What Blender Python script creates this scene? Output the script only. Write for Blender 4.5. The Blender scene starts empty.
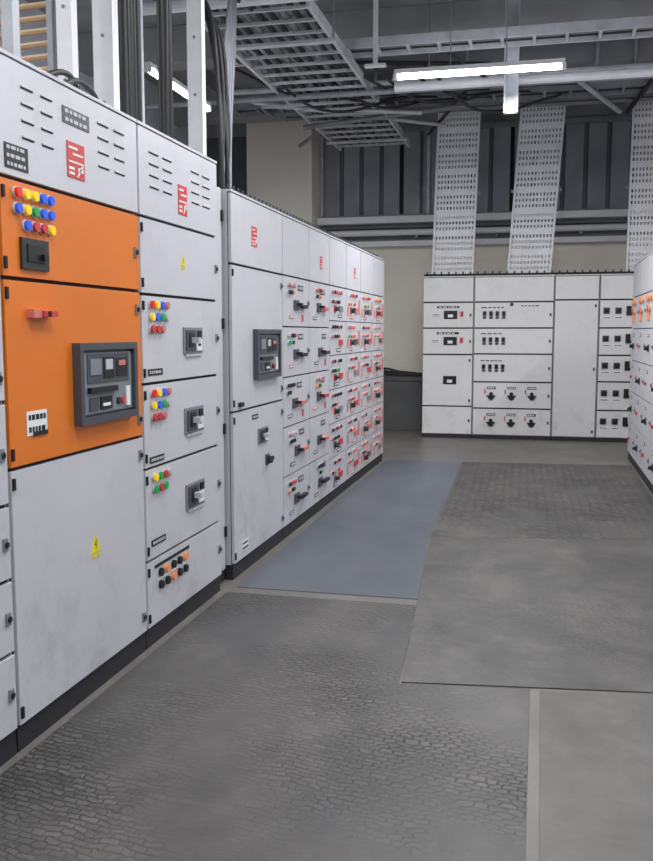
import bpy, bmesh, math, random
from mathutils import Vector, Matrix
random.seed(7)
sc = bpy.context.scene
try:
    sc.view_settings.view_transform = 'Standard'
    sc.view_settings.look = 'None'
    sc.view_settings.exposure = 0.0
except Exception as e:
    print(e)
LE = 0.88   # overall lamp level

def lin(c):
    return tuple(((v/255)/12.92 if v/255 <= 0.04045 else ((v/255+0.055)/1.055)**2.4) for v in c)

MATS = {}
def mat(name, rgb, rough=0.5, metal=0.0, var=0.0, vscale=3.0, bump=0.0, bscale=60.0, emit=0.0, spec=0.5, smudge=0.0):
    m = bpy.data.materials.new(name); m.use_nodes = True
    nt = m.node_tree; N = nt.nodes; L = nt.links
    bs = N['Principled BSDF']
    c = lin(rgb)
    bs.inputs['Roughness'].default_value = rough
    bs.inputs['Metallic'].default_value = metal
    bs.inputs['Base Color'].default_value = (*c, 1)
    bs.inputs['Specular IOR Level'].default_value = spec
    tc = N.new('ShaderNodeTexCoord')
    if var > 0:
        no = N.new('ShaderNodeTexNoise'); no.inputs['Scale'].default_value = vscale
        no.inputs['Detail'].default_value = 6
        L.new(tc.outputs['Object'], no.inputs['Vector'])
        cr = N.new('ShaderNodeValToRGB')
        cr.color_ramp.elements[0].position = 0.3; cr.color_ramp.elements[1].position = 0.7
        cr.color_ramp.elements[0].color = (*[v*(1-var) for v in c], 1)
        cr.color_ramp.elements[1].color = (*[min(1, v*(1+var)) for v in c], 1)
        L.new(no.outputs['Fac'], cr.inputs['Fac']); col = cr.outputs['Color']
        if smudge > 0:
            # faint handling marks and dust near the floor
            n7 = N.new('ShaderNodeTexNoise'); n7.inputs['Scale'].default_value = 4.5; n7.inputs['Detail'].default_value = 8; n7.inputs['Roughness'].default_value = .7
            L.new(tc.outputs['Object'], n7.inputs['Vector'])
            r7 = N.new('ShaderNodeMapRange'); r7.inputs['From Min'].default_value = .52; r7.inputs['From Max'].default_value = .8
            L.new(n7.outputs['Fac'], r7.inputs['Value'])
            sx = N.new('ShaderNodeSeparateXYZ'); L.new(tc.outputs['Object'], sx.inputs[0])
            r8 = N.new('ShaderNodeMapRange'); r8.inputs['From Min'].default_value = 1.0; r8.inputs['From Max'].default_value = .1; r8.inputs['To Min'].default_value = smudge*.4; r8.inputs['To Max'].default_value = smudge
            L.new(sx.outputs['Z'], r8.inputs['Value'])
            ml = N.new('ShaderNodeMath'); ml.operation = 'MULTIPLY'; L.new(r7.outputs[0], ml.inputs[0]); L.new(r8.outputs[0], ml.inputs[1])
            mx = N.new('ShaderNodeMix'); mx.data_type = 'RGBA'; mx.inputs['B'].default_value = (*lin((120,114,106)), 1)
            L.new(ml.outputs[0], mx.inputs['Factor']); L.new(col, mx.inputs['A']); col = mx.outputs['Result']
        L.new(col, bs.inputs['Base Color'])
    if bump > 0:
        n2 = N.new('ShaderNodeTexNoise'); n2.inputs['Scale'].default_value = bscale
        L.new(tc.outputs['Object'], n2.inputs['Vector'])
        bp = N.new('ShaderNodeBump'); bp.inputs['Strength'].default_value = bump; bp.inputs['Distance'].default_value = 0.01
        L.new(n2.outputs['Fac'], bp.inputs['Height']); L.new(bp.outputs['Normal'], bs.inputs['Normal'])
    if emit > 0:
        bs.inputs['Emission Color'].default_value = (*c, 1)
        bs.inputs['Emission Strength'].default_value = emit
    MATS[name] = m
    return m

mat('cab', (198,198,203), 0.42, var=0.045, vscale=1.5, smudge=.5)
mat('cabfar', (224,223,222), 0.42, var=0.03, vscale=1.5, smudge=.4)  # lighter copy of cab: the far row's stronger lighting put into the colour
mat('orange', (222,118,32), 0.38, var=0.06, vscale=2)
mat('gasket', (20,20,23), 0.7)
mat('plinth', (38,38,42), 0.6)
mat('black', (18,18,20), 0.45)
mat('darkgrey', (70,74,80), 0.45)
mat('midgrey', (125,130,136), 0.4)
mat('ltgrey', (190,192,196), 0.4)
mat('white', (235,235,235), 0.45)
mat('red', (215,30,30), 0.35, emit=0.2)
mat('yellow', (240,205,30), 0.35, emit=0.2)
mat('blue', (40,90,215), 0.35, emit=0.2)
mat('green', (20,150,70), 0.35, emit=0.2)
mat('stred', (198,60,62), 0.5)
mat('mutered', (208,118,114), 0.5)
mat('styel', (228,215,40), 0.5)
mat('dkgreen', (34,44,40), 0.4)
mat('orangelamp', (236,140,80), 0.4, emit=0.1)
mat('galv', (190,192,196), 0.5, 0.1, var=0.15, vscale=8)
mat('galvw', (226,226,228), 0.5, 0.0, var=0.06, vscale=8)
mat('galvd', (140,142,147), 0.5, 0.1, var=0.18, vscale=8)
mat('cable', (34,34,37), 0.55)
mat('cablegrey', (150,152,158), 0.55)
mat('cabletan', (176,146,112), 0.6)
mat('concdark', (156,156,158), 0.85, var=0.22, vscale=1.6, bump=0.3, bscale=20)
mat('beam', (160,160,160), 0.85, var=0.18, vscale=2, bump=0.3, bscale=20)
mat('duct', (120,121,124), 0.6, 0.1, var=0.15, vscale=3)
mat('cream', (236,229,215), 0.8, var=0.06, vscale=1.0, bump=0.1)
mat('wallgrey', (214,216,224), 0.8, var=0.06, vscale=1.0, bump=0.1)
mat('louvre', (150,152,157), 0.6, 0.1, var=0.2, vscale=2)
mat('louvred', (104,106,111), 0.6, 0.1, var=0.15, vscale=2)
mat('curb', (84,84,84), 0.8, var=0.15, vscale=3)
mat('band', (142,142,142), 0.8, var=0.15, vscale=3)
mat('tube', (245,248,255), 0.4, emit=20.0)

def floormat(name, rgb, var, rough, vscale=2.2, pattern=None, pscale=28, pstr=0.5, stain=(158,152,142), stainamt=0.25, rot=0, m0=.42, m1=.6, dirt=.5):
    m = bpy.data.materials.new(name); m.use_nodes = True
    nt = m.node_tree; N = nt.nodes; L = nt.links; bs = N['Principled BSDF']
    c = lin(rgb); tc = N.new('ShaderNodeTexCoord')
    no = N.new('ShaderNodeTexNoise'); no.inputs['Scale'].default_value = vscale; no.inputs['Detail'].default_value = 12; no.inputs['Roughness'].default_value = 0.7
    L.new(tc.outputs['Object'], no.inputs['Vector'])
    cr = N.new('ShaderNodeValToRGB'); e = cr.color_ramp.elements
    e[0].position = 0.32; e[1].position = 0.68
    e[0].color = (*[v*(1-var) for v in c], 1); e[1].color = (*[v*(1+var) for v in c], 1)
    L.new(no.outputs['Fac'], cr.inputs['Fac'])
    col = cr.outputs['Color']
    dark = tuple(v*.45 for v in c)
    # (scale, offset, threshold, strength, colour, stretch): dusty patches, scuffs, dark grime
    for sc_, loc, fm, amt, cc, st in ((0.9, (3.3,7.1,0), .45, stainamt, lin(stain), (1.3,.9,1)), (3.4, (9.1,2.2,0), .52, stainamt*.9, lin(stain), (1.3,.9,1)),
                                      (9.0, (1.7,5.2,0), .58, stainamt*1.2, lin(stain), (.35,1.8,1)), (1.5, (14.2,3.3,0), .48, dirt, dark, (1.5,.8,1)), (6.0, (4.4,8.8,0), .58, dirt*.9, dark, (.8,1.4,1))):
        n3 = N.new('ShaderNodeTexNoise'); n3.inputs['Scale'].default_value = sc_; n3.inputs['Detail'].default_value = 8; n3.inputs['Roughness'].default_value = .65
        mp = N.new('ShaderNodeMapping'); mp.inputs['Location'].default_value = loc; mp.inputs['Scale'].default_value = st; mp.inputs['Rotation'].default_value = (0, 0, .35)
        L.new(tc.outputs['Object'], mp.inputs['Vector']); L.new(mp.outputs['Vector'], n3.inputs['Vector'])
        r3 = N.new('ShaderNodeMapRange'); r3.inputs['From Min'].default_value = fm; r3.inputs['From Max'].default_value = fm+.25; r3.inputs['To Max'].default_value = amt
        L.new(n3.outputs['Fac'], r3.inputs['Value'])
        mx = N.new('ShaderNodeMix'); mx.data_type = 'RGBA'
        mx.inputs['B'].default_value = (*cc, 1)
        L.new(r3.outputs['Result'], mx.inputs['Factor']); L.new(col, mx.inputs['A']); col = mx.outputs['Result']
    bs.inputs['Roughness'].default_value = rough
    if pattern:
        nw = N.new('ShaderNodeTexNoise'); nw.inputs['Scale'].default_value = 9; nw.inputs['Detail'].default_value = 3
        L.new(tc.outputs['Object'], nw.inputs['Vector'])
        sub = N.new('ShaderNodeVectorMath'); sub.operation = 'SUBTRACT'; sub.inputs[1].default_value = (.5, .5, .5)
        L.new(nw.outputs['Color'], sub.inputs[0])
        scl = N.new('ShaderNodeVectorMath'); scl.operation = 'SCALE'; scl.inputs['Scale'].default_value = .075
        L.new(sub.outputs[0], scl.inputs[0])
        add = N.new('ShaderNodeVectorMath'); add.operation = 'ADD'
        L.new(tc.outputs['Object'], add.inputs[0]); L.new(scl.outputs[0], add.inputs[1])
        mp2 = N.new('ShaderNodeMapping'); mp2.inputs['Scale'].default_value = (pscale, pscale, pscale)
        mp2.inputs['Rotation'].default_value = (0, 0, math.radians(rot))
        L.new(add.outputs[0], mp2.inputs['Vector'])
        br = N.new('ShaderNodeTexBrick'); br.inputs['Scale'].default_value = 1.0
        br.inputs['Color1'].default_value = (1, 1, 1, 1); br.inputs['Color2'].default_value = (0.5, 0.5, 0.5, 1); br.inputs['Mortar'].default_value = (0.1, 0.1, 0.1, 1)
        br.inputs['Mortar Size'].default_value = 0.2; br.inputs['Mortar Smooth'].default_value = 1.0
        br.inputs['Brick Width'].default_value = 1.5; br.inputs['Row Height'].default_value = 0.8
        L.new(mp2.outputs['Vector'], br.inputs['Vector'])
        n4 = N.new('ShaderNodeTexNoise'); n4.inputs['Scale'].default_value = 1.1; n4.inputs['Detail'].default_value = 6
        L.new(tc.outputs['Object'], n4.inputs['Vector'])
        r4 = N.new('ShaderNodeMapRange'); r4.inputs['From Min'].default_value = m0; r4.inputs['From Max'].default_value = m1
        r4.inputs['To Min'].default_value = 0.1; r4.inputs['To Max'].default_value = 1.0
        L.new(n4.outputs['Fac'], r4.inputs['Value'])
        ml = N.new('ShaderNodeMath'); ml.operation = 'MULTIPLY'; ml.inputs[1].default_value = pstr
        L.new(r4.outputs['Result'], ml.inputs[0])
        mul = N.new('ShaderNodeMix'); mul.data_type = 'RGBA'; mul.blend_type = 'MULTIPLY'
        L.new(ml.outputs[0], mul.inputs['Factor']); L.new(col, mul.inputs['A']); L.new(br.outputs['Color'], mul.inputs['B'])
        col = mul.outputs['Result']
        bp = N.new('ShaderNodeBump'); bp.inputs['Distance'].default_value = 0.004
        L.new(ml.outputs[0], bp.inputs['Strength'])
        L.new(br.outputs['Color'], bp.inputs['Height']); L.new(bp.outputs['Normal'], bs.inputs['Normal'])
    else:
        n5 = N.new('ShaderNodeTexNoise'); n5.inputs['Scale'].default_value = 45
        L.new(tc.outputs['Object'], n5.inputs['Vector'])
        bp = N.new('ShaderNodeBump'); bp.inputs['Strength'].default_value = 0.15; bp.inputs['Distance'].default_value = 0.004
        L.new(n5.outputs['Fac'], bp.inputs['Height']); L.new(bp.outputs['Normal'], bs.inputs['Normal'])
    L.new(col, bs.inputs['Base Color'])
    MATS[name] = m
floormat('f_conc', (110,107,102), 0.2, 0.42, dirt=.35, stainamt=.2)
floormat('f_slab', (100,97,93), 0.22, 0.5, dirt=.5, stainamt=.22)
floormat('f_mat1', (84,82,81), 0.3, 0.5, pattern='brick', pscale=30, pstr=0.85, stainamt=.2, rot=8, dirt=.6)
floormat('f_mat2', (86,84,82), 0.26, 0.5, vscale=1.8, stainamt=0.28, pattern='brick', pscale=30, pstr=.45, rot=40, dirt=.55)
floormat('f_mat3', (90,88,85), 0.25, 0.5, pattern='brick', pscale=15, pstr=0.85, rot=42, stainamt=.28, m0=.3, m1=.5, dirt=.5)
floormat('f_blue', (84,91,101), 0.1, 0.4, stainamt=0.1, dirt=.25)

class B:
    def __init__(s, mp=None):
        s.v = []; s.f = []; s.m = []; s.names = []; s.mp = mp or (lambda u, d, z: (u, d, z))
    def mi(s, n):
        if n not in s.names: s.names.append(n)
        return s.names.index(n)
    def box(s, u0, u1, d0, d1, z0, z1, m):
        i = len(s.v)
        for u, d, z in ((u0,d0,z0),(u1,d0,z0),(u1,d1,z0),(u0,d1,z0),(u0,d0,z1),(u1,d0,z1),(u1,d1,z1),(u0,d1,z1)):
            s.v.append(s.mp(u, d, z))
        k = s.mi(m)
        for f in ((0,3,2,1),(4,5,6,7),(0,1,5,4),(1,2,6,5),(2,3,7,6),(3,0,4,7)):
            s.f.append([i+a for a in f]); s.m.append(k)
    def prism(s, pts, d0, d1, m):
        i = len(s.v); n = len(pts); k = s.mi(m)
        for u, z in pts: s.v.append(s.mp(u, d0, z))
        for u, z in pts: s.v.append(s.mp(u, d1, z))
        s.f.append([i+a for a in range(n)]); s.m.append(k)
        s.f.append([i+n+a for a in range(n)][::-1]); s.m.append(k)
        for a in range(n):
            b = (a+1) % n
            s.f.append([i+a, i+b, i+n+b, i+n+a]); s.m.append(k)
    def disc(s, u, z, d0, d1, r, m, n=12):
        s.prism([(u+r*math.cos(2*math.pi*a/n), z+r*math.sin(2*math.pi*a/n)) for a in range(n)], d0, d1, m)
    def tubeline(s, p0, p1, r, m, n=8):
        p0 = Vector(p0); p1 = Vector(p1); d = (p1-p0).normalized()
        a = d.orthogonal().normalized(); b = d.cross(a)
        i = len(s.v); k = s.mi(m)
        for p in (p0, p1):
            for t in range(n):
                w = 2*math.pi*t/n; q = p+a*r*math.cos(w)+b*r*math.sin(w); s.v.append(tuple(q))
        for t in range(n):
            t2 = (t+1) % n
            s.f.append([i+t, i+t2, i+n+t2, i+n+t]); s.m.append(k)
        s.f.append([i+t for t in range(n)][::-1]); s.m.append(k)
        s.f.append([i+n+t for t in range(n)]); s.m.append(k)
    def make(s, name, bevel=0.0, parent=None):
        xs = [p[0] for p in s.v]; ys = [p[1] for p in s.v]; zs = [p[2] for p in s.v]
        o = Vector(((min(xs)+max(xs))/2, (min(ys)+max(ys))/2, min(zs)))
        me = bpy.data.meshes.new(name)
        me.from_pydata([tuple(Vector(p)-o) for p in s.v], [], s.f)
        for n in s.names: me.materials.append(MATS[n])
        for p, k in zip(me.polygons, s.m): p.material_index = k
        bm = bmesh.new(); bm.from_mesh(me); bmesh.ops.recalc_face_normals(bm, faces=bm.faces); bm.to_mesh(me); bm.free()
        ob = bpy.data.objects.new(name, me); ob.location = o
        sc.collection.objects.link(ob)
        if bevel > 0:
            md = ob.modifiers.new('bevel', 'BEVEL'); md.width = bevel; md.segments = 2; md.limit_method = 'ANGLE'; md.use_clamp_overlap = True
        if parent: ob.parent = parent
        return ob

F = 0.022
def base(b, u0, u1, H, depth=0.8, pl=0.09, body='cab'):
    b.box(u0+.001, u1-.001, -depth, 0, pl, H, body)
    b.box(u0+.004, u1-.004, 0, .004, pl+.005, H-.004, 'gasket')
    b.box(u0+.002, u1-.002, -depth+.02, .012, 0, pl, 'plinth')
    b.box(u0+.002, u1-.002, -depth, .024, H, H+.012, body)
def door(b, u0, u1, z0, z1, m='cab', lock=True, hinge=True, g=.007):
    b.box(u0+g, u1-g, .004, F, z0+g, z1-g, m)
    if lock:
        zz = [(z0+z1)/2] if z1-z0 < .45 else [z0+.08, z1-.08]
        if z1-z0 > 1.2: zz.append((z0+z1)/2)
        for z in zz:
            b.box(u1-.055, u1-.03, F, F+.008, z-.022, z+.022, 'midgrey'); b.disc(u1-.0425, z, F+.008, F+.014, .011, 'black')
    if hinge:
        for z in (z0+.05, z1-.05):
            b.box(u0+g+.002, u0+g+.016, F, F+.008, z-.02, z+.02, 'gasket')
def lamps(b, u, z, rows, pitch=.045, r=.016):
    for j, row in enumerate(rows):
        for i, c in enumerate(row):
            if not c: continue
            uu = u+i*pitch; zz = z-j*pitch
            b.disc(uu, zz, F, F+.008, r*1.2, 'ltgrey'); b.disc(uu, zz, F+.008, F+.02, r, c)
def label(b, u, z, w, h, m='white', ink='black', lines=2):
    b.box(u-w/2, u+w/2, F, F+.003, z-h/2, z+h/2, m)
    for k in range(lines):
        zz = z-h/2+h*(k+.5)/lines
        x = u-w*.42
        while x < u+w*.36:
            ww = w*random.uniform(.08, .2)
            b.box(x, min(x+ww, u+w*.42), F+.003, F+.0045, zz-h*.22/lines, zz+h*.22/lines, ink); x += ww+w*.05
def rotary(b, u, z, s=.09, plate='darkgrey', ang=0.5):
    b.box(u-s/2, u+s/2, F, F+.01, z-s/2, z+s/2, plate)
    b.disc(u, z, F+.01, F+.022, s*.36, 'black', 16)
    c, sn = math.cos(ang), math.sin(ang)
    l, w = s*.42, s*.1
    b.prism([(u+c*x-sn*y, z+sn*x+c*y) for x, y in ((-l,-w),(l,-w),(l,w),(-l,w))], F+.022, F+.045, 'black')
def mccb(b, u, z, w=.2, h=.12):
    b.box(u-w/2, u+w/2, F, F+.008, z-h/2, z+h/2, 'midgrey')
    b.box(u-w*.42, u+w*.08, F+.008, F+.014, z-h*.4, z+h*.4, 'darkgrey')
    b.box(u-w*.3, u-w*.05, F+.014, F+.018, z-h*.25, z+h*.3, 'black')
    b.box(u-w*.2, u-w*.08, F+.018, F+.055, z-h*.1, z+h*.12, 'ltgrey')
    b.box(u+w*.14, u+w*.44, F+.008, F+.012, z-h*.4, z+h*.05, 'white')
    b.box(u+w*.2, u+w*.38, F+.008, F+.016, z+h*.12, z+h*.38, 'black')
    b.box(u+w*.2, u+w*.36, F+.012, F+.0135, z-h*.22, z-h*.12, 'black')
def acb(b, u0, u1, z0, z1):
    t = .028
    b.box(u0, u1, F, F+.012, z0, z1, 'darkgrey')
    for a in ((u0,u1,z0,z0+t),(u0,u1,z1-t,z1),(u0,u0+t,z0+t,z1-t),(u1-t,u1,z0+t,z1-t)):
        b.box(a[0], a[1], F+.012, F+.035, a[2], a[3], 'darkgrey')
    w = u1-u0; h = z1-z0
    b.box(u0+t+.01, u1-t-.01, F+.012, F+.022, z0+t+.01, z1-t-.01, 'midgrey')
    b.box(u0+w*.14, u0+w*.86, F+.022, F+.026, z0+h*.5, z0+h*.86, 'darkgrey')
    b.box(u0+w*.18, u0+w*.36, F+.026, F+.029, z0+h*.6, z0+h*.8, 'midgrey')
    b.box(u0+w*.40, u0+w*.58, F+.026, F+.029, z0+h*.55, z0+h*.82, 'black')
    b.box(u0+w*.43, u0+w*.55, F+.029, F+.031, z0+h*.66, z0+h*.79, 'ltgrey')
    b.box(u0+w*.62, u0+w*.82, F+.026, F+.029, z0+h*.56, z0+h*.8, 'black')
    b.box(u0+w*.66, u0+w*.78, F+.029, F+.031, z0+h*.7, z0+h*.77, 'mutered')
    b.box(u0+w*.14, u0+w*.6, F+.022, F+.04, z0+h*.38, z0+h*.45, 'black')
    b.box(u0+w*.16, u0+w*.3, F+.022, F+.028, z0+h*.16, z0+h*.32, 'darkgrey')
    b.box(u0+w*.34, u0+w*.54, F+.022, F+.028, z0+h*.16, z0+h*.32, 'black')
    b.box(u0+w*.37, u0+w*.5, F+.028, F+.03, z0+h*.2, z0+h*.24, 'white')
    b.box(u0+w*.8, u0+w*.86, F+.022, F+.03, z0+h*.16, z0+h*.42, 'white')
    b.disc(u0+w*.66, z0+h*.24, F+.022, F+.03, w*.03, 'dkgreen'); b.disc(u0+w*.74, z0+h*.24, F+.022, F+.03, w*.03, 'stred')
def danger(b, u, z, w=.11, h=.13):
    b.box(u-w/2, u+w/2, F, F+.003, z-h/2, z+h/2, 'stred')
    for (x, y, ww, hh) in ((-.42,-.08,.84,.05),(-.42,-.42,.3,.08),(-.42,-.28,.3,.08),(-.42,.3,.5,.07),(-.2,.14,.6,.06),(.1,-.3,.3,.12)):
        b.box(u+x*w, u+(x+ww)*w, F+.003, F+.0045, z+y*h, z+(y+hh)*h, 'white')
    b.prism([(u+w*.02, z-h*.45), (u+w*.1, z-h*.45), (u+w*.42, z-h*.1), (u+w*.32, z-h*.1)], F+.003, F+.0045, 'white')
def warn(b, u, z, s=.08):
    b.prism([(u-s/2, z-s*.43), (u+s/2, z-s*.43), (u, z+s*.45)], F, F+.003, 'styel')
    b.prism([(u-s*.02, z-s*.3), (u+s*.05, z-s*.02), (u-.0, z-s*.02), (u+s*.04, z+s*.24), (u-s*.1, z-s*.08), (u-s*.02, z-s*.08)], F+.003, F+.0045, 'black')
    for x in (-.4, -.1, .2): b.box(u+s*x, u+s*(x+.18), F, F+.003, z-s*.68, z-s*.5, 'styel')
def vents(b, u0, u1, z, n=3, dz=.05, cols=2):
    for k in range(n):
        for c in range(cols):
            w = (u1-u0)/cols; x0 = u0+c*w
            b.box(x0+.02, x0+w-.03, F, F+.005, z-k*dz, z-k*dz+.006, 'cab')
            b.box(x0+.02, x0+w-.03, F, F+.003, z-k*dz-.005, z-k*dz, 'gasket')

XF = -1.742
left = lambda u, d, z: (XF+d, u, z)
H1 = 2.35
b = B(left); base(b, 1.64, 2.65, H1)
door(b, 1.64, 2.65, 1.96, H1); door(b, 1.64, 2.65, 1.22, 1.96); door(b, 1.64, 2.65, .875, 1.22)
door(b, 1.64, 2.65, .62, .875); door(b, 1.64, 2.65, .366, .62); door(b, 1.64, 2.65, .09, .366)
for z in (1.1, .8, .55, .3):
    rotary(b, 2.3, z-.02, .08)
    lamps(b, 1.72, z+.04, [['red','yellow','blue']])
b.make('switchgear_cabinet', .0025)
b = B(left); u0, u1 = 2.655, 3.70; base(b, u0, u1, H1)
door(b, u0, u1, 1.96, H1, lock=False, hinge=False)
door(b, u0, u1, 1.63, 1.96, 'orange'); door(b, u0, u1, .99, 1.63, 'orange'); door(b, u0, u1, .09, .99)
danger(b, 3.16, 2.09, .13, .13)
label(b, 3.17, 2.245, .2, .06, 'darkgrey', 'ltgrey', 2)
label(b, 2.76, 2.03, .14, .08, 'black', 'ltgrey', 3)
vents(b, 2.78, 3.03, 2.27, 4, .055); vents(b, 3.32, 3.6, 2.27, 4, .055)
lamps(b, 2.745, 1.915, [['red','yellow','yellow','blue','blue'], ['blue','yellow','green','blue','blue'], [None,'blue','stred','stred','yellow']], .052, .017)
b.box(2.76, 2.93, F, F+.012, 1.665, 1.77, 'dkgreen'); b.box(2.79, 2.9, F+.012, F+.016, 1.69, 1.75, 'black'); b.box(2.87, 2.9, F+.012, F+.03, 1.70, 1.72, 'black')
b.box(2.79, 2.84, F, F+.03, 1.50, 1.53, 'mutered'); b.box(2.84, 2.93, F, F+.04, 1.505, 1.525, 'stred'); b.box(2.865, 2.88, F+.04, F+.045, 1.505, 1.525, 'black')
acb(b, 3.09, 3.585, 1.095, 1.41)
label(b, 2.83, 1.135, .13, .085, 'white', 'black', 2); b.box(2.80, 2.895, F+.003, F+.006, 1.09, 1.105, 'black')
warn(b, 3.23, .61, .085)
b.make('switchgear_cabinet', .0025)
b = B(left); u0, u1 = 3.705, 4.69; base(b, u0, u1, H1)
door(b, u0, u1, 1.96, H1, lock=False, hinge=False)
danger(b, 4.2, 2.09, .11, .14); vents(b, 3.8, 4.1, 2.25, 4, .05); vents(b, 4.3, 4.6, 2.25, 4, .05)
door(b, u0, u1, 1.62, 1.96); warn(b, 4.19, 1.80, .06)
zs = [1.62, 1.219, .833, .406, .09]
for k in range(4):
    door(b, u0, u1, zs[k+1], zs[k])
for k, z in enumerate(zs[:3]):
    lamps(b, 3.80, z-.045, [['red','yellow','blue','mutered'],['yellow','blue','green','ltgrey'],['stred','stred','mutered']] if k < 2 else [['yellow','green','stred','ltgrey'],['green','stred','green']], .055, .018)
    mccb(b, 4.3, z-.21, .25, .13)
    label(b, 3.84, z-.35, .16, .03, 'black', 'ltgrey', 1)
    b.box(4.20, 4.42, F, F+.008, z-.29, z-.278, 'ltgrey')
for i in range(5):
    b.disc(3.85+i*.075, .33, F, F+.015, .02, ['black','orangelamp','black','black','orangelamp'][i]); b.disc(3.85+i*.075, .27, F, F+.015, .02, ['black','black','orangelamp','black','black'][i])
    b.box(3.82+i*.075, 3.875+i*.075, F, F+.004, .294, .306, 'white')
b.box(3.79, 4.21, F, F+.003, .36, .375, 'black')
b.make('switchgear_cabinet', .0025)
b = B(left); b.box(4.70, 4.885, -.7, -.06, 0, 2.26, 'gasket'); b.box(4.735, 4.865, -.06, -.02, .08, 2.25, 'cab'); b.box(4.70, 4.885, -.06, -.035, 0, .08, 'plinth')
for z in (.3, .9, 1.5, 2.1): b.box(4.85, 4.872, -.02, -.008, z-.03, z+.03, 'gasket')
b.make('cabinet_filler_panel', .002)

H2 = 2.24
cols = [4.90, 5.95, 6.67, 7.34, 8.01, 8.68, 9.35, 10.03]
for ci in range(7):
    u0, u1 = cols[ci]+.0025, cols[ci+1]-.0025
    b = B(left); base(b, u0, u1, H2)
    door(b, u0, u1, 1.84, H2, lock=False, hinge=False)
    if ci == 0:
        danger(b, 5.33, 2.03, .1, .12)
        door(b, u0, u1, .99, 1.84); door(b, u0, u1, .09, .99)
        acb(b, 5.29, 5.80, 1.16, 1.47)
        label(b, 5.32, .93, .12, .03, 'black', 'ltgrey', 1); b.box(5.0, 5.06, F, F+.02, 1.015, 1.04, 'black')
        mccb(b, 5.47, .80, .2, .1); rotary(b, 5.56, .63, .07)
        label(b, 5.1, .17, .12, .06, 'white', 'black', 2)
    else:
        if ci in (2, 4): danger(b, (u0+u1)/2+.05, 2.0, .08, .1)
        rows = 5 if ci < 3 else 6
        zz = [1.84-(1.84-.09)*k/rows for k in range(rows+1)]
        for k in range(rows):
            door(b, u0, u1, zz[k+1], zz[k], hinge=False, lock=(ci < 2), g=.005 if ci < 3 else .004)
            top = zz[k]
            if ci < 3:
                ox = random.uniform(-.04, .04)
                if ci == 1 or k % 2 == 0:
                    lamps(b, u0+.12+ox+.12*(ci-1), top-.06, [[random.choice(['black','black','stred','ltgrey','mutered']) for _ in range(4)], [random.choice(['black','green','orangelamp','black',None]) for _ in range(3)]], .05, .014)
                label(b, u0+.45+ox, top-.07, .14, .04, 'darkgrey', 'ltgrey', 1)
                b.box(u0+.26+ox, u0+.38+ox, F, F+.012, top-.23, top-.16, 'darkgrey'); b.box(u0+.31+ox, u0+.34+ox, F+.012, F+.05, top-.20, top-.18, 'black')
                b.box(u0+.42+ox, u0+.56+ox, F, F+.03, top-.215, top-.19, random.choice(['stred','black','mutered','black']))
                label(b, u0+.2+ox, top-.28, .12, .025, random.choice(['darkgrey','mutered','black']), 'white', 1)
                if random.random() < .5: b.box(u0+.5, u0+.54, F, F+.003, top-.31, top-.26, 'stred')
            else:
                dense = ci >= 4
                ch = ['stred','mutered','mutered','orangelamp','black',None] if dense else ['stred','mutered','black','black','black',None]
                lamps(b, u0+.09, top-.05, [[random.choice(ch) for _ in range(5)], [random.choice(ch+['green']) for _ in range(4)]], .08, .015)
                if random.random() < .7: rotary(b, u0+.2, top-.19, .06, random.choice(['darkgrey','midgrey','stred']), ang=random.uniform(0, 1.5))
                b.box(u0+.36, u0+.50, F, F+.01, top-.21, top-.16, random.choice(['mutered','stred','darkgrey','midgrey']))
                label(b, u0+random.uniform(.2, .45), top-.25, .16, .03, 'mutered' if dense else 'darkgrey', 'white', 1)
                if dense: b.box(u0+.55, u0+.62, F, F+.003, top-.22, top-.08, 'mutered'); b.box(u0+.05, u0+.1, F, F+.003, top-.24, top-.16, 'mutered')
    b.make('switchgear_cabinet', .0025)

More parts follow.
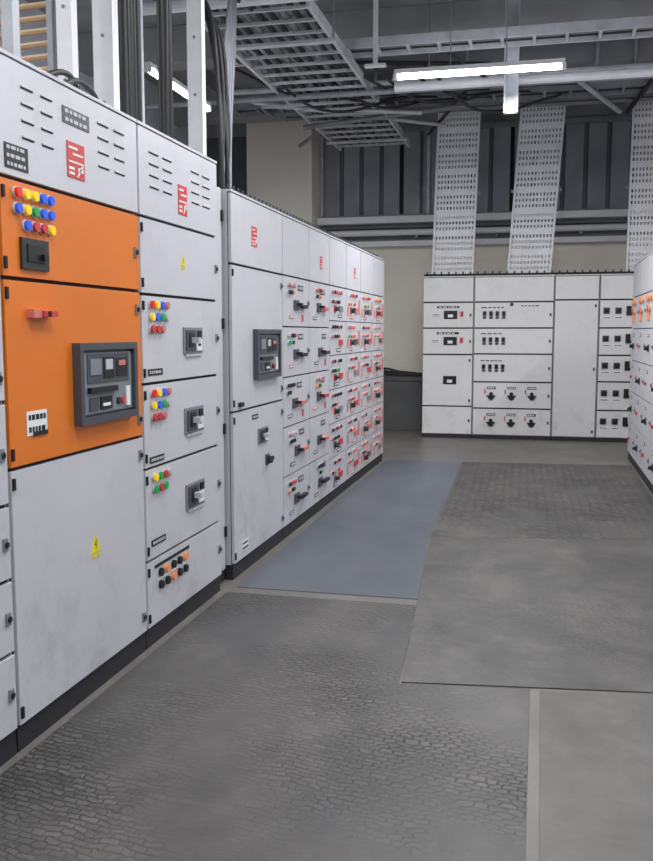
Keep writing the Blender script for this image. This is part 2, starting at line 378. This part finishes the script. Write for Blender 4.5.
YF = 12.47
far = lambda u, d, z: (u, YF-d, z)
H3 = 2.20
def farcab(u0, u1, rows, kind):
    b = B(far); base(b, u0, u1, H3, .7, .05, body='cabfar')
    for k in range(len(rows)-1):
        z1, z0 = rows[k], rows[k+1]
        door(b, u0, u1, z0, z1, 'cabfar', g=.010, hinge=False, lock=(k > 0))
        if k == 0: continue
        c = (z0+z1)/2; w = u1-u0
        if kind == 'a' and k < 5:
            if k < 4:
                b.box(u0+w*.42, u0+w*.68, F, F+.01, c-.05, c+.06, 'black'); b.box(u0+w*.5, u0+w*.6, F+.01, F+.03, c-.03, c+.01, 'white')
            if k < 3:
                label(b, u0+w*.5, c+.11, .3, .03, 'black', 'white', 1); label(b, u0+w*.26, c, .1, .04, 'cabfar', 'black', 2)
                b.box(u0+w*.74, u0+w*.8, F, F+.01, c-.02, c+.05, 'stred')
        if kind == 'b':
            if k in (1, 2, 3):
                for j in range(4):
                    b.box(u0+.12+j*.085, u0+.165+j*.085, F, F+.02, c-.01, c+.05, 'black'); b.box(u0+.12+j*.085, u0+.165+j*.085, F, F+.01, c-.05, c-.02, 'darkgrey')
                label(b, u0+.25, c+.1, .36, .03, 'cabfar', 'black', 1)
                if k == 1: label(b, u0+.75, c+.12, .3, .03, 'cabfar', 'black', 1); rotary(b, u0+.5, c+.14, .04)
            elif k >= 4:
                for j in range(3):
                    s = u0+.25+j*.27
                    b.prism([(s-.06, c), (s+.06, c), (s+.02, c-.06), (s-.02, c-.06)], F, F+.02, 'black'); b.disc(s, c+.02, F, F+.02, .025, 'black')
                    label(b, s, c+.1, .12, .035, 'darkgrey', 'white', 1); b.box(s-.09, s-.075, F, F+.01, c+.02, c+.08, 'stred')
        if kind == 'd':
            for j in range(2):
                rotary(b, u0+.09+j*.15, c+.04, .08, 'darkgrey', ang=.8); label(b, u0+.1+j*.15, c-.05, .1, .03, 'white', 'black', 1)
            b.box(u0+.34, u0+.4, F, F+.02, c-.02, c+.1, 'black')
    b.make('distribution_board_cabinet', .002)
farcab(-1.595, -.902, [2.20, 1.86, 1.51, 1.15, .44, .05], 'a')
farcab(-.898, .154, [2.20, 1.86, 1.51, 1.16, .78, .42, .05], 'b')
farcab(.158, .73, [2.20, 1.88, .05], 'c')
farcab(.734, 1.18, [2.20, 1.88, 1.51, 1.15, .80, .42, .05], 'd')
farcab(1.184, 1.75, [2.20, 1.88, 1.51, 1.15, .80, .42, .05], 'd')
b = B(); b.box(-1.59, 1.75, 12.5, 12.56, 2.215, 2.245, 'gasket')
for i in range(34): b.tubeline((-1.55+i*.098, 12.53, 2.245), (-1.55+i*.098, 12.53, 2.275), .012, 'darkgrey', 6)
b.make('cable_gland_rail')
b = B(); b.box(-1.80, -1.76, 5.0, 10.0, 2.255, 2.275, 'gasket')
for i in range(60): b.tubeline((-1.78, 5.04+i*.083, 2.27), (-1.78, 5.04+i*.083, 2.30), .010, 'darkgrey', 6)
b.make('cable_gland_rail')

XR = 1.022
right = lambda u, d, z: (XR-d, -u, z)
rc = [5.0, 6.0, 7.0, 7.9, 8.7, 9.4, 10.1, 10.85]
for i in range(7):
    y0, y1 = rc[i]+.0025, rc[i+1]-.0025
    b = B(right); base(b, -y1, -y0, 2.2, .7)
    door(b, -y1, -y0, 1.84, 2.2, lock=False, hinge=False)
    zz = [1.84-(1.75)*k/5 for k in range(6)]
    for k in range(5):
        door(b, -y1, -y0, zz[k+1], zz[k], hinge=False, g=.005)
        t = zz[k]
        if k == 0 and i >= 4:
            lamps(b, -y1+.12, t-.06, [['orangelamp','orangelamp',None,'orangelamp'], [None,'stred','orangelamp']], .1, .032)
            b.box(-y1+.1, -y1+.3, F, F+.012, t-.27, t-.17, 'orangelamp')
        else:
            label(b, -y1+.2, t-.07, .16, .03, 'darkgrey', 'white', 1)
            if (i+k) % 2: rotary(b, -y1+.3, t-.19, .07)
            else: b.box(-y1+.15, -y1+.2, F, F+.02, t-.2, t-.17, 'stred')
    b.make('switchgear_cabinet', .002)

X0, X1, Y0, Y1, ZC = -5.5, 3.4, -3.0, 14.0, 5.0
b = B(); b.box(X0-.1, X1+.1, Y0-.1, Y1+.1, -.1, 0, 'f_conc'); b.make('floor')
b = B(); b.box(X0-.1, X1+.1, Y0-.1, Y1+.1, ZC, ZC+.1, 'concdark'); b.make('ceiling')
b = B(); b.box(X0-.1, X0, Y0, Y1, 0, ZC, 'wallgrey'); b.make('wall_left')
b = B(); b.box(X1, X1+.1, Y0, Y1, 0, ZC, 'wallgrey'); b.make('wall_right')
b = B(); b.box(X0, X1, Y0-.1, Y0, 0, ZC, 'wallgrey'); b.make('wall_front')
b = B(); b.box(X0, X1, Y1, Y1+.1, 0, 2.8, 'cream'); b.box(X0, X1, Y1, Y1+.1, 2.8, 3.2, 'band'); b.box(X0, X1, Y1+.05, Y1+.1, 3.2, 4.55, 'louvred'); b.box(X0, X1, Y1, Y1+.1, 4.55, ZC, 'concdark'); b.make('wall_back')
b = B(); b.box(-4.45, -3.42, 13.45, 13.998, 0, ZC, 'cream'); b.make('wall_column', .01)
b = B(); b.box(-3.41, X1, 13.72, 13.998, 3.10, 3.2, 'galvw'); b.box(-3.41, X1, 13.9, 13.998, 3.04, 3.10, 'louvred'); b.make('trim_1', .004)
b = B(); b.box(-3.41, X1, 13.82, 13.998, 2.76, 2.84, 'galvw'); b.make('trim_2', .004)
b = B(); b.tubeline((-3.41, 13.8, 2.96), (X1, 13.8, 2.96), .045, 'galvw', 12)
for i in range(6): b.box(-3.1+i*1.2, -3.06+i*1.2, 13.8, 13.998, 2.88, 3.01, 'galvd')
b.make('wall_conduit')
wx = [-3.41, -1.75, -.1, 1.6, 3.39]
for i in range(4):
    a, c = wx[i], wx[i+1]
    b = B()
    b.box(a, c, 13.93, 13.998, 4.47, 4.55, 'galvd'); b.box(a, c, 13.93, 13.998, 3.2, 3.25, 'galvd')
    b.box(a, a+.05, 13.93, 13.998, 3.25, 4.47, 'galv'); b.box(c-.05, c, 13.93, 13.998, 3.25, 4.47, 'galvd')
    n = 5; w = (c-a-.1)/n
    for k in range(n):
        x = a+.05+k*w
        b.box(x+.008, x+w*.82, 13.96, 14.02, 3.25, 4.47, 'louvre'); b.box(x+w*.82, x+w-.002, 13.99, 14.03, 3.25, 4.47, 'gasket' if k == 3 else 'louvred')
    b.make('window_%d' % (i+1), .003)
for y in (4.2, 7.2, 10.2, 13.0):
    b = B(); b.box(X0, X1, y, y+.32, 4.58, ZC, 'beam'); b.make('ceiling_beam', .01)
b = B()
for x in (-4.6, -3.0, -1.1, .55, 2.3):
    b.box(x, x+.1, 10.53, 12.99, 4.78, ZC-.001, 'galvd')
b.make('ceiling_joist')
# ventilation duct with flanges
b = B(); b.box(-1.3, 3.3, 10.66, 11.1, 4.42, 4.74, 'duct')
for i in range(6): b.box(-1.3+i*.9, -1.26+i*.9, 10.63, 11.13, 4.39, 4.77, 'galvd')
for x in (-.9, .9, 2.7): b.box(x, x+.03, 10.6, 10.62, 4.37, ZC-.001, 'galvd'); b.box(x, x+.03, 11.14, 11.16, 4.37, ZC-.001, 'galvd'); b.box(x, x+.03, 10.6, 11.16, 4.36, 4.385, 'galvd')
b.make('ventilation_duct', .004)

def poly(name, pts, h, m):
    b = B()
    n = len(pts); k = b.mi(m)
    b.v = [(x, y, 0.0) for x, y in pts]+[(x, y, h) for x, y in pts]
    b.f = [list(range(n))[::-1], list(range(n, 2*n))]+[[a, (a+1) % n, n+(a+1) % n, n+a] for a in range(n)]
    b.m = [k]*len(b.f)
    b.make(name, .001)
poly('rubber_floor_mat', [(-1.715,-.5),(0.0,-.5),(-.01,3.635),(-.54,3.57),(-.605,4.66),(-1.68,4.66)], .004, 'f_mat1')
poly('rubber_floor_mat', [(-.532,3.585),(.97,3.775),(.97,6.56),(-.735,6.30)], .006, 'f_mat2')
poly('rubber_floor_mat', [(-.738,6.31),(.985,6.572),(.985,10.25),(-.83,10.1)], .005, 'f_mat3')
poly('concrete_floor_slab', [(.03,-.5),(.98,-.5),(.98,3.76),(.03,3.63)], .003, 'f_slab')
poly('blue_floor_mat', [(-1.66,4.77),(-.62,4.77),(-.747,6.3),(-.838,10.08),(-1.69,10.08)], .004, 'f_blue')

def tube_light(c, along, L=1.53, e=60, hang=ZC):
    x, y, z = c
    mp = (lambda u, d, zz: (x+u, y+d, z+zz)) if along == 'x' else (lambda u, d, zz: (x+d, y+u, z+zz))
    b = B(mp)
    b.box(-L/2, L/2, -.03, .03, .025, .065, 'white')
    b.box(-L/2-.01, -L/2+.03, -.03, .03, -.02, .025, 'white'); b.box(L/2-.03, L/2+.01, -.03, .03, -.02, .025, 'white')
    b.tubeline(mp(-L/2+.03, 0, -.002), mp(L/2-.03, 0, -.002), .022, 'tube', 10)
    for s in (-.25, .25):
        q = mp(s, 0, .065)
        b.tubeline(q, (q[0], q[1], hang-.001), .005, 'galvd', 6)
    b.make('tube_light')
    ld = bpy.data.lights.new('tube_lamp', 'AREA'); ld.shape = 'RECTANGLE'; ld.size = L; ld.size_y = .08; ld.energy = e*LE; ld.color = (.97, .98, 1)
    lo = bpy.data.objects.new('tube_lamp', ld); lo.location = (x, y, z-.03)
    if along == 'y': lo.rotation_euler = (0, 0, math.pi/2)
    sc.collection.objects.link(lo)
tube_light((-.62, 8.56, 3.8), 'x', e=120)
tube_light((-3.5, 8.55, 3.8), 'y', e=85)
tube_light((-3.6, 3.2, 3.8), 'y', e=85)
tube_light((-.3, 4.85, 3.85), 'x', e=75)
tube_light((-.2, 1.8, 3.85), 'x', e=70)
tube_light((-.2, -1.2, 3.85), 'x', e=65)
tube_light((2.4, 8.3, 3.8), 'y', e=80)  # unseen fixture, added to brighten the far cabinet row
tube_light((2.4, 3.2, 3.8), 'y', e=50)

def perf_tray(x0, x1, lean, y, z0, z1, name='perforated_cable_tray'):
    b = B(lambda u, d, z: (u+lean*(z-z0)/(z1-z0), y+d, z))
    w = x1-x0
    b.box(x0, x0+.02, -.05, .04, z0, z1, 'galvw'); b.box(x1-.02, x1, -.05, .04, z0, z1, 'galvw')
    n = 12; p = (w-.04)/n
    for i in range(n+1):
        xx = x0+.02+i*p
        b.box(max(x0+.02, xx-p*.27), min(x1-.02, xx+p*.27), 0, .006, z0, z1, 'galvw')
    z = z0; k = 0
    while z < z1-.06:
        h = .035 if k % 3 else .085
        b.box(x0+.02, x1-.02, -.002, .008, z, min(z+h, z1), 'galvw')
        z += h+.04; k += 1
    b.box(x0+.02, x1-.02, -.002, .008, z1-.03, z1, 'galvw')
    b.box(x0-.04, x1+.04, .04, .08, z0+(z1-z0)*.5, z0+(z1-z0)*.5+.04, 'galvd')
    b.make(name)
perf_tray(-1.50, -.93, .06, 12.66, 2.215, 4.42)
perf_tray(-.48, .10, .14, 12.66, 2.215, 4.45)
perf_tray(1.06, 1.62, .02, 12.66, 2.215, 4.45)

def ladder_y(name, x0, x1, y0, y1, z, rung=.3, m='galv', cables=6):
    b = B()
    for x in (x0, x1-.03): b.box(x, x+.03, y0, y1, z, z+.09, m)
    y = y0+.05
    while y < y1-.03:
        b.box(x0+.03, x1-.03, y, y+.03, z+.01, z+.035, m); y += rung
    for i in range(cables):
        x = x0+.08+(x1-x0-.16)*i/max(1, cables-1)
        b.tubeline((x, y0, z+.06), (x, y1, z+.06), .024, 'cable' if i % 3 else 'duct', 6)
    for y in (y0+.8, (y0+y1)/2+.1, y1-.6):
        for x in (x0-.012, x1+.012): b.tubeline((x, y, z-.02), (x, y, 4.99), .008, 'galvd', 6)
        b.box(x0-.04, x1+.04, y-.02, y+.02, z-.03, z-.002, m)
    b.make(name)
def ladder_x(name, x0, x1, y0, y1, z, rung=.3, m='galv', cables=4):
    b = B()
    for y in (y0, y1-.03): b.box(x0, x1, y, y+.03, z, z+.09, m)
    x = x0+.05
    while x < x1-.03:
        b.box(x, x+.03, y0+.03, y1-.03, z+.01, z+.035, m); x += rung
    for i in range(cables):
        y = y0+.07+(y1-y0-.14)*i/max(1, cables-1)
        b.tubeline((x0, y, z+.06), (x1, y, z+.06), .024, 'cable' if i % 2 else 'duct', 6)
    for x in (x0+.5, x1-.5):
        for y in (y0-.012, y1+.012): b.tubeline((x, y, z-.02), (x, y, ZC-.001), .008, 'galvd', 6)
        b.box(x-.02, x+.02, y0-.04, y1+.04, z-.03, z-.002, m)
    b.make(name)
ladder_y('cable_ladder_tray', -2.87, -1.86, 7.25, 12.9, 4.03, cables=9)
ladder_x('cable_ladder_tray', -3.2, 2.2, 8.92, 9.25, 4.20, cables=4, m='galv')
ladder_x('cable_ladder_tray', -4.0, 3.2, 11.25, 11.65, 4.28, m='galvd')
ladder_x('cable_ladder_tray', -3.4, 3.2, 12.5, 12.9, 4.62, m='galvd', cables=3)
b = B(); b.tubeline((-3.3, 7.05, 4.05), (-1.75, 7.05, 4.05), .05, 'galvw', 12)
for x in (-3.1, -1.9): b.tubeline((x, 7.05, 4.09), (x, 7.05, ZC-.001), .008, 'galvd', 6)
b.make('ceiling_conduit')
b = B()
b.tubeline((-1.55, 9.6, 3.98), (3.2, 9.6, 3.98), .045, 'galvw', 10); b.tubeline((-4.9, 9.72, 3.98), (3.2, 9.72, 3.98), .03, 'galvd', 10)
for x in (-1.2, 1.5): b.tubeline((x, 9.66, 3.97), (x, 9.66, ZC), .008, 'galvd', 6)
b.make('ceiling_conduit')
b = B()
for i, (p, q) in enumerate((((-3.2,9.9,4.0),(-1.3,12.2,4.15)), ((-2.9,11.0,3.95),(-.9,11.0,4.1)), ((-.8,10.7,4.3),(-1.6,12.9,4.2)), ((.2,10.6,4.3),(.9,12.4,4.25)), ((-3.3,12.3,4.0),(-1.9,10.6,4.25)), ((1.2,10.6,4.3),(1.0,12.4,4.25)), ((-3.4,10.9,4.2),(-1.4,10.6,3.95)), ((-3.4,12.0,4.3),(2.8,12.0,4.3)), ((-3.0,9.8,4.4),(-.6,10.1,4.3)), ((-3.6,9.9,4.12),(3.0,9.9,4.12)))):
    b.tubeline(p, q, .03 if i % 2 else .022, ('galv','duct','cable')[i % 3], 8)
for p in ((-2.0,10.9,4.2), (0.0,12.0,4.3), (2.4,12.0,4.3)): b.tubeline(p, (p[0], p[1], ZC), .008, 'galvd', 6)
b.make('ceiling_conduit')
b = B(); b.box(-.42, -.28, 9.34, 9.38, 3.60, ZC, 'galv'); b.box(-.42, -.40, 9.30, 9.34, 3.60, ZC, 'galv'); b.box(-.30, -.28, 9.30, 9.34, 3.60, ZC, 'galv'); b.make('cable_drop_channel')
b = B(); b.box(-1.60, -1.56, 8.62, 8.66, 3.95, ZC, 'galvw'); b.box(-1.68, -1.48, 8.60, 8.68, 3.93, 3.95, 'galvw'); b.make('ceiling_hanger_rod')

def channel(x, y, w, d, z0, z1, m='galvw', name='cable_riser_channel'):
    b = B(); b.box(x, x+w, y, y+.01, z0, z1, m); b.box(x, x+.01, y+.01, y+d, z0, z1, m); b.box(x+w-.01, x+w, y+.01, y+d, z0, z1, m)
    z = z0+.15
    while z < z1-.1:
        b.disc(x+w/2, z, y-.004, y, .008, 'midgrey'); z += .3
    b.make(name)
T = H1+.016
channel(-2.03, 3.60, .07, .05, T, ZC)
channel(-2.06, 3.98, .10, .06, T, ZC)
channel(-2.10, 3.30, .05, .05, T, ZC, 'galv')
channel(-1.90, 4.74, .085, .05, 2.28, ZC)
channel(-2.30, 4.75, .12, .05, 2.28, ZC, 'galv')
def bundle(name, paths, r, m):
    cu = bpy.data.curves.new(name, 'CURVE'); cu.dimensions = '3D'; cu.bevel_depth = r; cu.bevel_resolution = 2; cu.resolution_u = 8
    for P in paths:
        s = cu.splines.new('BEZIER'); s.bezier_points.add(len(P)-1)
        for bp, p in zip(s.bezier_points, P):
            bp.co = p; bp.handle_left_type = bp.handle_right_type = 'AUTO'
    cu.materials.append(MATS[m]); ob = bpy.data.objects.new(name, cu); sc.collection.objects.link(ob)
def riser(x, y, z0, n, m, spread=.035, r=.016, top=4.95):
    P = []
    for i in range(n):
        dx = random.uniform(-spread, spread); dy = (i-(n-1)/2)*r*2.2
        P.append([(x+dx, y+dy, z0), (x+dx*1.2, y+dy+random.uniform(-.01, .01), z0+.9), (x+dx, y+dy, z0+1.8), (x+dx, y+dy, top)])
    bundle('cable_bundle', P, r, m)
riser(-2.02, 4.30, T+.012, 6, 'cable', r=.018); riser(-1.97, 4.60, T+.012, 4, 'cable', r=.018)
riser(-2.1, 3.86, T+.012, 3, 'cable', r=.016)
P = []
for i in range(6):
    o = i*.03
    P.append([(-1.84-.02*(i % 3), 5.12+o, 2.265), (-1.86, 5.13+o, 2.7), (-1.9-.03*(i % 2), 5.15+o, 3.2), (-2.1-.03*i, 5.5+o, 3.55), (-2.35, 6.6+o, 3.95+.01*i), (-2.35, 7.7, 4.1)])
bundle('cable_bundle', P, .013, 'cable')
P = []
for i in range(4):
    P.append([(-1.95, 5.4+i*.05, 2.265), (-1.96, 5.45+i*.05, 2.7), (-1.98, 5.6+i*.05, 3.3), (-2.4, 7.0, 4.1)])
bundle('cable_bundle', P, .012, 'cablegrey')
# sagging cables strung between the overhead trays
P = []
for i in range(9):
    x0 = -3.2+i*.28; y0 = 9.3+.12*(i % 4); sag = random.uniform(.12, .35)
    P.append([(x0, y0, 4.2), (x0+.5, y0+.5, 4.15-sag), (x0+1.0+random.uniform(-.3,.3), y0+1.1, 4.2-sag*.4), (x0+1.4, y0+1.9, 4.32)])
bundle('sagging_cables', P, .016, 'cable')
b = B()
b.box(-2.56, -2.53, 3.9, 3.96, T, 3.7, 'galvd'); b.box(-2.25, -2.22, 3.9, 3.96, T, 3.7, 'galvd')
for k in range(22):
    z = T+.06+k*.058
    b.tubeline((-2.53, 3.93, z), (-2.25, 3.93, z+.01), .015, 'cabletan', 8)
b.make('cable_coil_rack')
bundle('cable_bundle', [[(-1.8, 3.2, T+.012), (-1.82, 3.4, T+.08), (-1.85, 3.6, T+.05), (-1.95, 3.75, T+.02)], [(-1.85, 3.1, T+.012), (-1.85, 3.35, T+.1), (-1.9, 3.55, T+.06), (-1.98, 3.8, T+.02)]], .012, 'cable')

b = B(); b.box(-2.75, -1.70, 13.2, 13.95, 0, .74, 'curb'); b.box(-2.77, -1.68, 13.18, 13.97, .74, .80, 'curb')
b.make('concrete_cable_curb', .006)
P = []
for k in range(6):
    P.append([(-2.7+.05*k, 13.3+.06*k, .82), (-2.4, 13.25+.1*k, .85+.02*(k % 3)), (-2.1, 13.3+.07*k, .83+.03*(k % 2)), (-1.75, 13.3+.09*k, .82)])
bundle('loose_cables', P, .016, 'cable')

w = bpy.data.worlds.new('world'); sc.world = w; w.use_nodes = True
w.node_tree.nodes['Background'].inputs[0].default_value = (.5, .52, .56, 1); w.node_tree.nodes['Background'].inputs[1].default_value = .3
psi = math.atan(215/905.3); phi = math.atan(98/900)
cd = bpy.data.cameras.new('camera'); co = bpy.data.objects.new('camera', cd); sc.collection.objects.link(co)
cd.sensor_fit = 'VERTICAL'; cd.sensor_height = 36; cd.lens = 36*900/861; cd.clip_start = .05
co.location = (0, 0, 1.45); co.rotation_euler = (math.pi/2-phi, 0, psi)
sc.camera = co
